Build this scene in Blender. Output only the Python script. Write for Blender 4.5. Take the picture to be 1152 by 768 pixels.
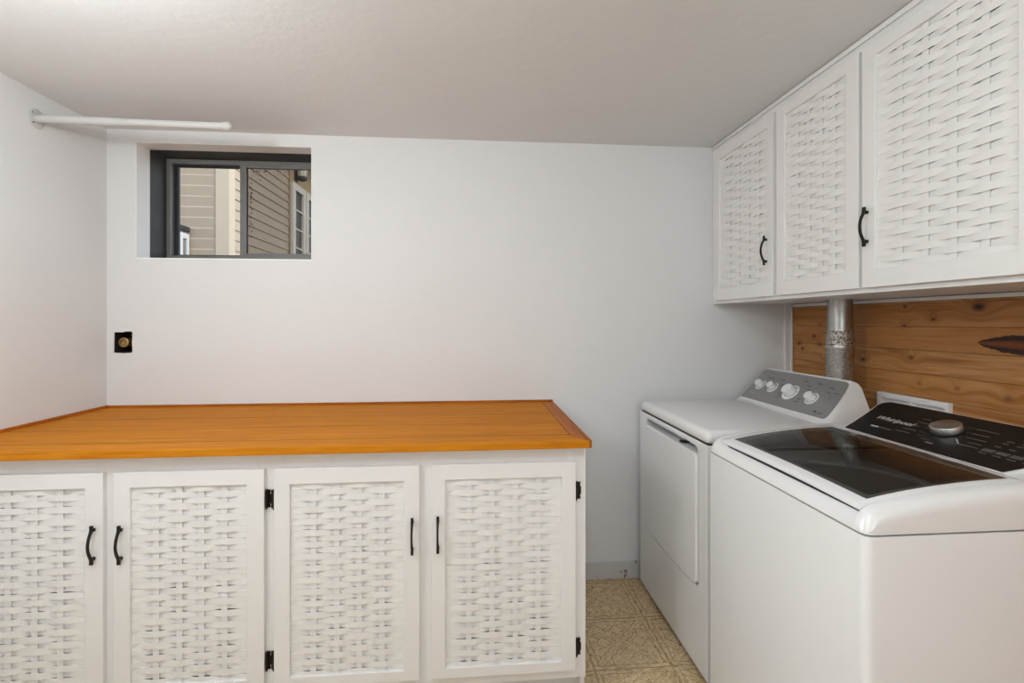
import bpy, bmesh, math, random
from mathutils import Vector, Matrix
random.seed(7)
S = bpy.context.scene
for o in list(bpy.data.objects): bpy.data.objects.remove(o)
C = S.collection

# ------------------------------------------------------------------ camera, light, exposure
H = 1.422
cam_d = bpy.data.cameras.new('camera'); cam = bpy.data.objects.new('camera', cam_d); C.objects.link(cam)
cam.location = (0, 0, H); cam.rotation_euler = (math.pi/2, 0, -0.0815)
cam_d.sensor_width = 36; cam_d.lens = 528.83/1152*36; cam_d.shift_y = -22.17/1152; cam_d.clip_start = 0.02
S.camera = cam
S.view_settings.view_transform = 'Standard'; S.view_settings.look = 'None'
S.view_settings.gamma = 1; S.view_settings.use_curve_mapping = False
S.view_settings.exposure = 0.98
W = bpy.data.worlds.new('sky'); S.world = W; W.use_nodes = True
wn = W.node_tree; bg = wn.nodes['Background']
sky = wn.nodes.new('ShaderNodeTexSky'); sky.sky_type = 'NISHITA'; sky.sun_disc = False
sky.sun_elevation = math.radians(38); sky.sun_rotation = math.radians(120); sky.altitude = 1500
hs_ = wn.nodes.new('ShaderNodeHueSaturation'); hs_.inputs['Saturation'].default_value = .45
wn.links.new(sky.outputs[0], hs_.inputs['Color']); wn.links.new(hs_.outputs[0], bg.inputs[0]); bg.inputs[1].default_value = 0.20
sd = bpy.data.lights.new('sun', 'SUN'); sd.energy = 1.1; sd.angle = 0.03; sd.color = (1, .86, .66)
sun = bpy.data.objects.new('sun', sd); C.objects.link(sun)
sun.rotation_euler = Vector((-.66, .30, -.69)).to_track_quat('-Z', 'Y').to_euler()
def lamp_light(loc, watts, r, col=(.92, .97, 1.0)):
    d = bpy.data.lights.new('lamp_light', 'POINT'); d.energy = watts; d.shadow_soft_size = r; d.color = col
    o = bpy.data.objects.new('lamp_light', d); C.objects.link(o); o.location = loc; return o
LAMP = (0.05, 0.25, 2.28)
FILL_LEFT = (-1.12, 0.90, 2.06)  # unseen fill light, added to brighten the left wall and ceiling
FILL_BACK = (0.30, -1.15, 1.80)  # unseen fill light, added behind the camera to even out the room
lamp_light(LAMP, 8.5, .07)
lamp_light(FILL_LEFT, 14.5, .10)
lamp_light(FILL_BACK, 13, .18)

# ------------------------------------------------------------------ helpers
def tag(o, label=None, cat=None, group=None, kind=None):
    if label: o['label'] = label
    if cat: o['category'] = cat
    if group: o['group'] = group
    if kind: o['kind'] = kind
    return o
WORLD = {}
def thing(name, loc, label, cat, group=None):
    o = bpy.data.objects.new(name, None); C.objects.link(o); o.location = loc
    o.empty_display_size = .05; WORLD[o.name] = Vector(loc)
    return tag(o, label, cat, group)
def obj(name, bm, mat, parent=None, smooth=None, origin=None):
    """bm is in world coordinates; origin is where the object's own origin goes"""
    pw = WORLD[parent.name] if parent else Vector((0, 0, 0))
    if origin is None:
        if parent: origin = pw
        else:
            vs = [v.co for v in bm.verts]
            origin = Vector(((min(v.x for v in vs)+max(v.x for v in vs))/2, (min(v.y for v in vs)+max(v.y for v in vs))/2, min(v.z for v in vs)))
    origin = Vector(origin)
    bmesh.ops.recalc_face_normals(bm, faces=bm.faces)
    bm.transform(Matrix.Translation(-origin))
    me = bpy.data.meshes.new(name); bm.to_mesh(me); bm.free()
    if smooth:
        for p in me.polygons: p.use_smooth = True
        me.set_sharp_from_angle(angle=math.radians(smooth))
    if mat: me.materials.append(mat)
    o = bpy.data.objects.new(name, me); C.objects.link(o)
    if parent: o.parent = parent
    o.location = origin - pw; WORLD[o.name] = origin
    return o
def struct(name, bm, mat, parent=None, smooth=None):
    o = obj(name, bm, mat, parent, smooth)
    if not parent: o['kind'] = 'structure'
    return o
def BM(): return bmesh.new()
def merge(bm, tmp, M=None):
    me = bpy.data.meshes.new('tmp'); tmp.to_mesh(me); tmp.free()
    if M is not None: me.transform(M)
    bm.from_mesh(me); bpy.data.meshes.remove(me)
def box(bm, x0, x1, y0, y1, z0, z1, bev=0, seg=2, M=None):
    t = bmesh.new(); bmesh.ops.create_cube(t, size=1)
    for v in t.verts:
        v.co = Vector((x0+(v.co.x+.5)*(x1-x0), y0+(v.co.y+.5)*(y1-y0), z0+(v.co.z+.5)*(z1-z0)))
    if bev: bmesh.ops.bevel(t, geom=t.edges[:], offset=bev, segments=seg, profile=.5, affect='EDGES', clamp_overlap=True)
    merge(bm, t, M); return bm
def tube(bm, pts, r, n=12, cap=True, M=None):
    t = bmesh.new(); pts = [Vector(p) for p in pts]; rings = []
    rs = r if isinstance(r, (list, tuple)) else [r]*len(pts)
    for i, p in enumerate(pts):
        d = (pts[min(i+1, len(pts)-1)]-pts[max(i-1, 0)])
        d = d.normalized()
        up = Vector((0, 0, 1)) if abs(d.z) < .9 else Vector((1, 0, 0))
        a = d.cross(up).normalized(); b = d.cross(a)
        rings.append([t.verts.new(p+rs[i]*(math.cos(q)*a+math.sin(q)*b)) for q in [2*math.pi*k/n for k in range(n)]])
    for i in range(len(rings)-1):
        for k in range(n):
            t.faces.new((rings[i][k], rings[i][(k+1) % n], rings[i+1][(k+1) % n], rings[i+1][k]))
    if cap: t.faces.new(rings[0]); t.faces.new(rings[-1])
    merge(bm, t, M); return bm
def axis_matrix(p, d, up=(0, 0, 1)):
    """local z -> d, placed at p"""
    d = Vector(d).normalized(); up = Vector(up)
    x = up.cross(d)
    if x.length < 1e-4: x = Vector((1, 0, 0))
    x.normalize(); y = d.cross(x)
    return Matrix(((x.x, y.x, d.x, p[0]), (x.y, y.y, d.y, p[1]), (x.z, y.z, d.z, p[2]), (0, 0, 0, 1)))
def lathe(bm, prof, n=32, M=None, cap0=True, cap1=True):
    """prof: (r,z) list around local z"""
    t = bmesh.new(); rings = []
    for r, z in prof:
        rings.append([t.verts.new((r*math.cos(2*math.pi*k/n), r*math.sin(2*math.pi*k/n), z)) for k in range(n)])
    for i in range(len(rings)-1):
        for k in range(n):
            t.faces.new((rings[i][k], rings[i][(k+1) % n], rings[i+1][(k+1) % n], rings[i+1][k]))
    if cap0: t.faces.new(rings[0][::-1])
    if cap1: t.faces.new(rings[-1])
    merge(bm, t, M); return bm
def plate(bm, outline, holes=(), t0=0., t1=.01, M=None, bev=0):
    """2D outline (u,v) with holes, extruded from n=t0 to t1; M maps (u,v,n) to world"""
    t = bmesh.new(); edges = []
    for loop in [outline]+list(holes):
        vs = [t.verts.new((p[0], p[1], t0)) for p in loop]
        for i in range(len(vs)): edges.append(t.edges.new((vs[i], vs[(i+1) % len(vs)])))
    if holes: bmesh.ops.triangle_fill(t, edges=edges, use_beauty=True)
    else: t.faces.new(t.verts[:])
    if t1 != t0:
        r = bmesh.ops.extrude_face_region(t, geom=t.faces[:])
        bmesh.ops.translate(t, vec=(0, 0, t1-t0), verts=[g for g in r['geom'] if isinstance(g, bmesh.types.BMVert)])
        if bev:
            bmesh.ops.recalc_face_normals(t, faces=t.faces)
            es = [e for e in t.edges if len(e.link_faces) == 2 and all(abs(v.co.z-t1) < 1e-6 for v in e.verts) and e.calc_face_angle(0) > .5]
            bmesh.ops.bevel(t, geom=es, offset=bev, segments=2, profile=.5, affect='EDGES')
    merge(bm, t, M); return bm
def rrect(x0, x1, y0, y1, r, n=6):
    rr = r if isinstance(r, (tuple, list)) else (r,)*4   # BL, BR, TR, TL
    out = []
    for (cx, cy, sx, sy, a0, q) in ((x0, y0, 1, 1, 180, rr[0]), (x1, y0, -1, 1, 270, rr[1]), (x1, y1, -1, -1, 0, rr[2]), (x0, y1, 1, -1, 90, rr[3])):
        if q <= 0: out.append((cx, cy)); continue
        for k in range(n+1):
            a = math.radians(a0+90*k/n); out.append((cx+sx*q+q*math.cos(a), cy+sy*q+q*math.sin(a)))
    return out
def basis(o, u, v, n):
    o, u, v, n = Vector(o), Vector(u), Vector(v), Vector(n)
    return Matrix(((u.x, v.x, n.x, o.x), (u.y, v.y, n.y, o.y), (u.z, v.z, n.z, o.z), (0, 0, 0, 1)))

# ------------------------------------------------------------------ materials
def srgb(r, g, b):
    f = lambda c: (c/255/12.92 if c/255 <= .04045 else ((c/255+.055)/1.055)**2.4)
    return (f(r), f(g), f(b), 1)
class NT:
    def __init__(s, name):
        s.m = bpy.data.materials.new(name); s.m.use_nodes = True; s.t = s.m.node_tree
        s.p = s.t.nodes['Principled BSDF']; s.o = s.t.nodes['Material Output']
    def n(s, typ, **k):
        x = s.t.nodes.new(typ)
        for a, b in k.items(): setattr(x, a, b)
        return x
    def l(s, a, b): s.t.links.new(a, b)
    def val(s, x, inp):
        if isinstance(x, (int, float)): inp.default_value = x
        else: s.l(x, inp)
    def math(s, op, a, b=0., c=0., clamp=False):
        x = s.n('ShaderNodeMath', operation=op); x.use_clamp = clamp
        s.val(a, x.inputs[0]); s.val(b, x.inputs[1]); s.val(c, x.inputs[2]); return x.outputs[0]
    def coords(s):
        tc = s.n('ShaderNodeTexCoord'); return tc.outputs['Object']
    def xyz(s, v):
        x = s.n('ShaderNodeSeparateXYZ'); s.l(v, x.inputs[0]); return x.outputs
    def comb(s, x, y, z):
        c = s.n('ShaderNodeCombineXYZ'); s.val(x, c.inputs[0]); s.val(y, c.inputs[1]); s.val(z, c.inputs[2]); return c.outputs[0]
    def scale(s, v, sc):
        x = s.n('ShaderNodeVectorMath', operation='MULTIPLY'); s.l(v, x.inputs[0]); x.inputs[1].default_value = sc; return x.outputs[0]
    def noise(s, v, scale=5, detail=3, rough=.5, dist=0):
        x = s.n('ShaderNodeTexNoise'); s.l(v, x.inputs['Vector']); x.inputs['Scale'].default_value = scale
        x.inputs['Detail'].default_value = detail; x.inputs['Roughness'].default_value = rough; x.inputs['Distortion'].default_value = dist
        return x.outputs['Fac']
    def ramp(s, f, stops, interp='LINEAR'):
        x = s.n('ShaderNodeValToRGB'); s.l(f, x.inputs[0]); e = x.color_ramp.elements; x.color_ramp.interpolation = interp
        while len(e) < len(stops): e.new(.5)
        for q, (p, c) in zip(e, stops): q.position = p; q.color = c
        return x.outputs[0]
    def mix(s, f, a, b, mode='MIX'):
        x = s.n('ShaderNodeMix', data_type='RGBA', blend_type=mode)
        s.val(f, x.inputs[0])
        for q, i in ((a, 6), (b, 7)):
            if isinstance(q, tuple): x.inputs[i].default_value = q
            else: s.l(q, x.inputs[i])
        return x.outputs[2]
    def bump(s, h, strength=.2, dist=.002):
        b = s.n('ShaderNodeBump'); s.l(h, b.inputs['Height']); b.inputs['Strength'].default_value = strength
        b.inputs['Distance'].default_value = dist; s.l(b.outputs[0], s.p.inputs['Normal'])
    def set(s, col=None, rough=None, metal=None, spec=None, coat=None):
        if col is not None:
            if isinstance(col, tuple): s.p.inputs['Base Color'].default_value = col
            else: s.l(col, s.p.inputs['Base Color'])
        if rough is not None: s.val(rough, s.p.inputs['Roughness'])
        if metal is not None: s.p.inputs['Metallic'].default_value = metal
        if spec is not None: s.p.inputs['Specular IOR Level'].default_value = spec
        if coat is not None: s.p.inputs['Coat Weight'].default_value = coat
        return s.m
def paint(name, col, rough=.5, bump=.15, sc=60, dist=.002, stretch=(1, 1, 1), var=.03):
    a = NT(name); v = a.coords(); n = a.noise(a.scale(v, stretch), sc, 4, .6)
    n2 = a.noise(v, 1.7, 3)
    c = a.mix(n2, tuple(x*(1-var) for x in col[:3])+(1,), tuple(min(1, x*(1+var)) for x in col[:3])+(1,))
    a.set(c, rough); a.bump(n, bump, dist); return a.m
M = {}
M['wall'] = paint('wall_paint', (.785, .79, .79, 1), .62, .22, 26, .004, (1, 1, 2.2))
M['ceiling'] = paint('ceiling_paint', (.765, .775, .78, 1), .75, .35, 14, .006)
M['cabinet'] = paint('cabinet_paint', (.83, .82, .81, 1), .42, .12, 45, .0015, (1, 1, .35))
M['weave'] = paint('weave_paint', (.84, .83, .815, 1), .48, .10, 120, .001)
M['trim'] = paint('trim_paint', (.80, .80, .80, 1), .5, .08, 60, .001)
M['reveal'] = paint('reveal_paint', (.95, .95, .94, 1), .5, .15, 40, .002)
M['enamel'] = paint('white_enamel', (.82, .815, .81, 1), .22, .02, 90, .0004, var=.01)
M['plastic'] = paint('white_plastic', (.84, .835, .83, 1), .35, .0, 90, .0004, var=.01)
M['rod'] = paint('white_rod_enamel', (.60, .595, .58, 1), .4, .02, 60, .0005)
def simple(name, col, rough=.5, metal=0., spec=.5, nsc=60, amt=.12):
    a = NT(name); n = a.noise(a.coords(), nsc, 3)
    a.set(a.mix(n, tuple(x*(1-amt) for x in col[:3])+(1,), tuple(min(1, x*(1+amt)) for x in col[:3])+(1,)), rough, metal, spec); return a.m
M['bronze'] = simple('dark_bronze', (.022, .018, .016, 1), .42, .6)
M['brass'] = simple('aged_brass', (.42, .30, .13, 1), .38, .9)
M['copper'] = simple('old_copper', (.20, .10, .05, 1), .5, .7)
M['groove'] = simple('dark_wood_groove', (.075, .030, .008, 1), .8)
M['cavity'] = simple('dark_cavity', (.016, .012, .009, 1), .9)
M['jamb'] = simple('grey_jamb', (.06, .059, .057, 1), .6, nsc=9, amt=.35)
M['alu'] = simple('grey_aluminium', (.21, .205, .195, 1), .5, .35, nsc=30)
M['gasket'] = simple('black_gasket', (.012, .013, .018, 1), .6)
M['grey_panel'] = simple('grey_console_panel', (.30, .30, .295, 1), .38, .35, nsc=200, amt=.03)
M['black_panel'] = simple('black_console_panel', (.014, .0125, .0115, 1), .3, spec=.14, nsc=200, amt=.05)
M['ink'] = simple('dark_ink', (.055, .055, .055, 1), .6)
M['print'] = simple('pale_print', (.46, .45, .44, 1), .6)
M['dim_print'] = simple('dim_print', (.13, .125, .12, 1), .6)
M['key'] = simple('grey_key', (.10, .10, .098, 1), .4)
M['steel_tub'] = simple('steel_tub', (.5, .5, .5, 1), .35, .8)
M['seam'] = simple('dark_seam', (.03, .03, .03, 1), .7)
M['dark_rubber'] = simple('dark_rubber', (.03, .03, .03, 1), .7)
M['screw'] = simple('screw_steel', (.35, .34, .33, 1), .4, .9)

def counter_wood():
    a = NT('oak_counter'); v = a.coords(); x, y, z = a.xyz(v)
    pl = a.math('FLOOR', a.math('MULTIPLY', y, 4.6))
    wn_ = a.n('ShaderNodeTexWhiteNoise', noise_dimensions='1D'); a.l(pl, wn_.inputs['W'])
    off = a.math('MULTIPLY', wn_.outputs[0], 13.)
    vv = a.comb(a.math('ADD', x, off), a.math('MULTIPLY', y, 16), a.math('MULTIPLY', z, 16))
    g1 = a.noise(vv, 3.0, 6, .62, .8); g2 = a.noise(a.scale(vv, (.5, 5, 5)), 6, 4, .7)
    g = a.math('ADD', a.math('MULTIPLY', g1, .7), a.math('MULTIPLY', g2, .3))
    c = a.ramp(g, [(.30, srgb(162, 90, 14)), (.48, srgb(196, 120, 22)), (.62, srgb(208, 134, 32)), (.8, srgb(218, 152, 48))])
    c = a.mix(a.math('MULTIPLY', wn_.outputs[0], .35), c, srgb(194, 116, 22))
    a.set(c, .55, spec=.08); a.bump(g2, .12, .001); return a.m
M['oak'] = counter_wood()
def edge_wood(ax):
    a = NT('oak_edging'); v = a.coords()
    sc = [18, 18, 18]; sc[ax] = 1.2
    g = a.noise(a.scale(v, tuple(sc)), 3., 6, .65, .6)
    c = a.ramp(g, [(.3, srgb(140, 72, 14)), (.55, srgb(178, 98, 22)), (.8, srgb(196, 118, 34))])
    a.set(c, .5, spec=.2); a.bump(g, .1, .001); return a.m
M['oak_x'] = edge_wood(0); M['oak_y'] = edge_wood(1)

PITCH, Z0 = .0955, 1.115
KNOTS = [(1.554, 1.476, .017, 1.0), (1.722, 1.432, .008, .8), (1.817, 1.273, .011, .7), (1.845, 1.485, .007, .9), (1.849, 1.406, .008, .8), (2.376, 1.345, .011, .9),
         (2.331, 1.403, .006, .9), (2.493, 1.302, .010, .9), (2.465, 1.273, .009, .9), (2.337, 1.304, .009, .8), (2.059, 1.247, .010, .9), (2.293, 1.237, .007, .8),
         (1.63, 1.17, .010, .45), (1.78, 1.17, .009, .45), (1.46, 1.16, .012, .5), (1.20, 1.40, .015, .8)]
def knotty():
    a = NT('knotty_pine'); v = a.coords(); x, y, z = a.xyz(v)   # the wall's own origin is put at the world origin
    k = a.math('FLOOR', a.math('DIVIDE', a.math('SUBTRACT', z, Z0), PITCH))
    w1 = a.n('ShaderNodeTexWhiteNoise', noise_dimensions='1D'); a.l(k, w1.inputs['W'])
    rnd = w1.outputs[0]
    zz = z; dark = None; halo = None
    for (ky, kz, r, s) in KNOTS:
        dy = a.math('SUBTRACT', y, ky); dz = a.math('SUBTRACT', z, kz)
        d = a.math('SQRT', a.math('ADD', a.math('POWER', a.math('MULTIPLY', dy, .72), 2), a.math('POWER', dz, 2)))
        m = a.math('MULTIPLY', a.math('SUBTRACT', 1.25, a.math('DIVIDE', d, r), clamp=True), s)
        dark = m if dark is None else a.math('MAXIMUM', dark, m)
        h = a.math('MULTIPLY', a.math('EXPONENT', a.math('MULTIPLY', a.math('POWER', a.math('DIVIDE', d, r*2.6), 2), -1)), .5*s)
        halo = h if halo is None else a.math('MAXIMUM', halo, h)
    vv = a.comb(0, a.math('ADD', a.math('MULTIPLY', y, 1.5), a.math('MULTIPLY', rnd, 20)), a.math('ADD', a.math('MULTIPLY', z, 22), a.math('MULTIPLY', halo, 2.5)))
    g1 = a.noise(vv, 1.5, 6, .62, .7); g2 = a.noise(a.scale(vv, (1, 1.2, 4)), 4, 4, .65)
    g = a.math('ADD', a.math('MULTIPLY', g1, .75), a.math('MULTIPLY', g2, .25))
    c = a.ramp(g, [(.28, srgb(104, 60, 26)), (.43, srgb(166, 112, 60)), (.57, srgb(196, 144, 90)), (.75, srgb(214, 164, 106))])
    c = a.mix(a.math('MULTIPLY', rnd, .55), c, srgb(168, 106, 50))
    c = a.mix(halo, c, srgb(150, 92, 40))
    c = a.mix(dark, c, srgb(38, 20, 10))
    # the long split knot with an orange heart
    sy = a.math('SUBTRACT', 1.56, y); sz = a.math('SUBTRACT', z, a.math('ADD', 1.346, a.math('MULTIPLY', sy, -.02)))
    half = a.math('MULTIPLY', a.math('POWER', a.math('SINE', a.math('MULTIPLY', a.math('MINIMUM', a.math('MAXIMUM', sy, 0.), .30), math.pi/.30)), .75), .033)
    nn = a.noise(v, 55, 3); half = a.math('ADD', half, a.math('MULTIPLY', a.math('SUBTRACT', nn, .5), .012))
    q = a.math('DIVIDE', a.math('ABSOLUTE', sz), a.math('MAXIMUM', half, .001))
    on = a.math('MULTIPLY', a.math('LESS_THAN', q, 1.), a.math('MULTIPLY', a.math('GREATER_THAN', sy, 0.), a.math('LESS_THAN', sy, .30)))
    core = a.ramp(q, [(.0, srgb(122, 62, 22)), (.35, srgb(104, 52, 20)), (.55, srgb(34, 20, 12)), (1, srgb(60, 34, 18))])
    c = a.mix(on, c, core)
    a.set(c, .5, spec=.35); a.bump(g, .15, .002); return a.m
M['pine'] = knotty()

def vinyl():
    a = NT('patterned_vinyl'); v = a.coords(); x, y, z = a.xyz(v); P = .325
    u = a.math('SUBTRACT', a.math('FRACT', a.math('ADD', a.math('DIVIDE', a.math('SUBTRACT', x, .655), P), 100.5)), .5)
    w = a.math('SUBTRACT', a.math('FRACT', a.math('ADD', a.math('DIVIDE', a.math('SUBTRACT', y, 2.045), P), 100.5)), .5)
    au, aw = a.math('ABSOLUTE', u), a.math('ABSOLUTE', w)
    mx, mn = a.math('MAXIMUM', au, aw), a.math('MINIMUM', au, aw)
    dif = a.math('ABSOLUTE', a.math('SUBTRACT', au, aw))
    border = a.math('GREATER_THAN', mx, .43)
    diag = a.math('LESS_THAN', dif, .075)
    dia = a.math('LESS_THAN', a.math('ADD', a.math('ABSOLUTE', a.math('SUBTRACT', mx, .25)), mn), .105)
    def line(f, at, wd): return a.math('LESS_THAN', a.math('ABSOLUTE', a.math('SUBTRACT', f, at)), wd)
    ln = a.math('MAXIMUM', line(mx, .43, .007), a.math('MULTIPLY', line(dif, .075, .007), a.math('LESS_THAN', mx, .43)))
    ln = a.math('MAXIMUM', ln, line(mx, .495, .006))
    dl = line(a.math('ADD', a.math('ABSOLUTE', a.math('SUBTRACT', mx, .25)), mn), .105, .009)
    ln = a.math('MAXIMUM', ln, dl)
    rot = a.math('ADD', x, y); rot2 = a.math('SUBTRACT', x, y)
    same = a.math('GREATER_THAN', a.math('MULTIPLY', u, w), 0.)
    gd = a.mix(same, a.comb(a.math('MULTIPLY', rot, 5), a.math('MULTIPLY', rot2, 1.), 0), a.comb(a.math('MULTIPLY', rot, 1.), a.math('MULTIPLY', rot2, 5.), 0))
    gb = a.mix(a.math('GREATER_THAN', au, aw), a.comb(x, a.math('MULTIPLY', y, 6), 0), a.comb(a.math('MULTIPLY', x, 6), y, 0))
    n_d = a.noise(gd, 26, 3, .6, .8); n_b = a.noise(gb, 26, 3, .6, .5)
    n_s = a.noise(v, 42, 3, .6, 2.4)
    g = a.math('ADD', a.math('MULTIPLY', n_s, a.math('SUBTRACT', 1, a.math('MAXIMUM', border, diag))), 0)
    g = a.math('ADD', g, a.math('MULTIPLY', border, n_b))
    g = a.math('ADD', g, a.math('MULTIPLY', a.math('MULTIPLY', diag, a.math('SUBTRACT', 1, border)), n_d))
    # fine dark vein lines
    vein = a.math('LESS_THAN', a.math('ABSOLUTE', a.math('SUBTRACT', a.math('FRACT', a.math('MULTIPLY', g, 9)), .5)), .13)
    c = a.ramp(g, [(.32, srgb(150, 124, 88)), (.46, srgb(222, 192, 148)), (.62, srgb(244, 220, 180))])
    c = a.mix(a.math('MULTIPLY', dia, .55), c, srgb(240, 214, 170))
    c = a.mix(a.math('MULTIPLY', vein, .62), c, srgb(112, 86, 54))
    c = a.mix(a.math('MULTIPLY', ln, .42), c, srgb(92, 70, 44))
    a.set(c, .42, spec=.4); a.bump(g, .08, .001); return a.m
M['vinyl'] = vinyl()

def galvanised():
    a = NT('galvanised_steel'); v = a.coords()
    vo = a.n('ShaderNodeTexVoronoi'); a.l(v, vo.inputs['Vector']); vo.inputs['Scale'].default_value = 55
    c = a.mix(vo.outputs['Color'], (.36, .355, .34, 1), (.50, .50, .49, 1)); n = a.noise(v, 30, 3)
    a.set(c, a.math('ADD', .22, a.math('MULTIPLY', n, .2)), 1.0); return a.m
M['galv'] = galvanised()
def foil():
    a = NT('foil_duct'); v = a.coords(); n = a.noise(v, 60, 4)
    a.set((.50, .49, .475, 1), a.math('ADD', .16, a.math('MULTIPLY', n, .2)), 1.0); a.bump(n, .3, .004); return a.m
M['foil'] = foil()
def crumpled():
    a = NT('crumpled_tape'); v = a.coords(); n = a.noise(v, 110, 3, .7)
    a.set(a.ramp(n, [(.4, (.10, .09, .075, 1)), (.5, (.5, .47, .42, 1)), (.7, (.68, .66, .62, 1))]), .35, .8); a.bump(n, .8, .006); return a.m
M['tape'] = crumpled()
def brushed_knob():
    a = NT('brushed_knob'); v = a.coords(); n = a.noise(v, 200, 2)
    p = a.p
    a.set((.55, .54, .53, 1), .32, 1.0); p.inputs['Anisotropic'].default_value = .8
    tg = a.n('ShaderNodeTangent', direction_type='RADIAL', axis='Z'); a.l(tg.outputs[0], p.inputs['Tangent']); return a.m
M['knob_metal'] = brushed_knob()
def glass(name, tint, ior=1.45, rough=0.):
    a = NT(name); t = a.t
    tr = a.n('ShaderNodeBsdfTransparent'); tr.inputs[0].default_value = tint
    gl = a.n('ShaderNodeBsdfGlossy'); gl.inputs['Roughness'].default_value = rough
    fr = a.n('ShaderNodeFresnel'); fr.inputs[0].default_value = ior
    geo = a.n('ShaderNodeNewGeometry')
    fac = a.math('MULTIPLY', fr.outputs[0], a.math('SUBTRACT', 1, geo.outputs['Backfacing']))
    mx = a.n('ShaderNodeMixShader'); a.l(fac, mx.inputs[0]); a.l(tr.outputs[0], mx.inputs[1]); a.l(gl.outputs[0], mx.inputs[2])
    a.l(mx.outputs[0], a.o.inputs[0]); return a.m
M['pane'] = glass('window_glass', (.96, .97, .97, 1), 1.3)
M['lid_glass'] = glass('tinted_lid_glass', (.30, .295, .285, 1), 1.7, .02)
M['screen'] = glass('insect_screen', (.62, .61, .60, 1), 1.05, .5)
M['house_glass'] = simple('dark_house_glass', (.04, .038, .03, 1), .35, nsc=7, amt=.9)
M['lantern_glass'] = simple('lantern_glass', (.55, .52, .45, 1), .15)
M['siding'] = paint('cream_siding', (.41, .345, .265, 1), .6, .1, 60, .002, var=.05)
M['siding_trim'] = paint('cream_trim', (.52, .45, .35, 1), .6, .05, 60, .002)
M['stucco'] = paint('tan_stucco', (.42, .32, .20, 1), .9, .9, 18, .03, var=.12)
M['house_white'] = paint('white_house_trim', (.66, .63, .57, 1), .5, .0, 60, .002)
M['soffit'] = paint('brown_soffit', (.30, .22, .14, 1), .8, .4, 30, .01)
M['utility'] = simple('grey_utility_metal', (.24, .24, .25, 1), .5, .3)
M['utility_dark'] = simple('dark_utility_metal', (.05, .05, .055, 1), .5, .3)
M['utility_light'] = simple('pale_utility_metal', (.62, .64, .66, 1), .5)
M['soil'] = simple('soil', (.16, .12, .08, 1), .95, nsc=12, amt=.4)
def lamp_mat():
    a = NT('lamp_glass'); a.set((.9, .88, .84, 1), .3)
    a.p.inputs['Emission Color'].default_value = (1, .94, .86, 1); a.p.inputs['Emission Strength'].default_value = 3; return a.m
M['lamp'] = lamp_mat()

# ------------------------------------------------------------------ the room
D, XL, XR, ZC = 2.56, -1.866, 1.817, 2.407
YF = -1.75
bm = BM(); box(bm, XL-.2, XR+.2, YF-.2, D+.3, -.12, 0); o = struct('floor', bm, M['vinyl'])
o.data.transform(Matrix.Translation(o.location)); o.location = (0, 0, 0)
bm = BM(); box(bm, XL-.2, XR+.2, YF-.2, D+.3, ZC, ZC+.15); struct('ceiling', bm, M['ceiling'])
bm = BM(); box(bm, XL-.2, XL, YF-.2, D+.3, 0, ZC); struct('wall_left', bm, M['wall'])
bm = BM(); box(bm, XL, XR, YF-.2, YF, 0, ZC); struct('wall_front', bm, M['wall'])
# back wall with the window opening and the valve hole
WX0, WX1, WZ0, WZ1 = -1.726, -0.851, 1.745, 2.344
VX0, VX1, VZ0, VZ1 = -1.833, -1.743, 1.262, 1.371
bm = BM()
MB = basis((0, D+.30, 0), (1, 0, 0), (0, 0, 1), (0, -1, 0))
hole = [(VX0, VZ0+.002), (VX0+.045, VZ0-.001), (VX1-.006, VZ0+.001), (VX1, VZ0+.008), (VX1-.002, VZ0+.05), (VX1+.001, VZ1-.01), (VX1-.005, VZ1+.002), (VX0+.05, VZ1+.001), (VX0+.045, VZ1-.003), (VX0+.002, VZ1-.002)]
plate(bm, [(XL, 0), (XR+.2, 0), (XR+.2, ZC), (XL, ZC)], [[(WX0, WZ0), (WX1, WZ0+.005), (WX1, WZ1+.001), (WX0, WZ1)], hole], 0, .30, MB)
wb = struct('wall_back', bm, M['wall'])
# right wall: a plain wall above, knotty boards behind the machines
bm = BM(); box(bm, XR+.018, XR+.2, YF, D, 0, ZC)
box(bm, XR, XR+.018, YF, D, 1.53, ZC)
struct('wall_right', bm, M['wall'])
bm = BM()
for k in range(-12, 5):
    z0 = Z0+k*PITCH; z1 = z0+PITCH
    if z1 < 0: continue
    box(bm, XR, XR+.0175, YF, D-.017, max(z0, 0)+.0006, min(z1, 1.528)-.0006, .0009, 1)
o = obj('trim_1', bm, M['pine']); o['kind'] = 'structure'
o.data.transform(Matrix.Translation(o.location)); o.location = (0, 0, 0)
bm = BM(); box(bm, XR-.044, XR-.010, D-.010, D, .092, 1.53, .002); box(bm, XR-.010, XR, D-.016, D, .092, 1.53, .002)
struct('trim_2', bm, M['trim'])
bm = BM(); box(bm, XR-.008, XR, .2, D-.02, 1.507, 1.5215, .002); struct('trim_3', bm, M['trim'])
a = NT('scuffed_baseboard'); v = a.coords()
sc = a.math('GREATER_THAN', a.noise(a.scale(v, (30, 1, 12)), 1.1, 2, .5), .66)
a.set(a.mix(sc, (.62, .61, .60, 1), (.20, .18, .16, 1)), .6); M['base'] = a.m
bm = BM(); box(bm, .43, XR, D-.013, D, 0, .091, .003); struct('baseboard_back', bm, M['base'])

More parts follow.
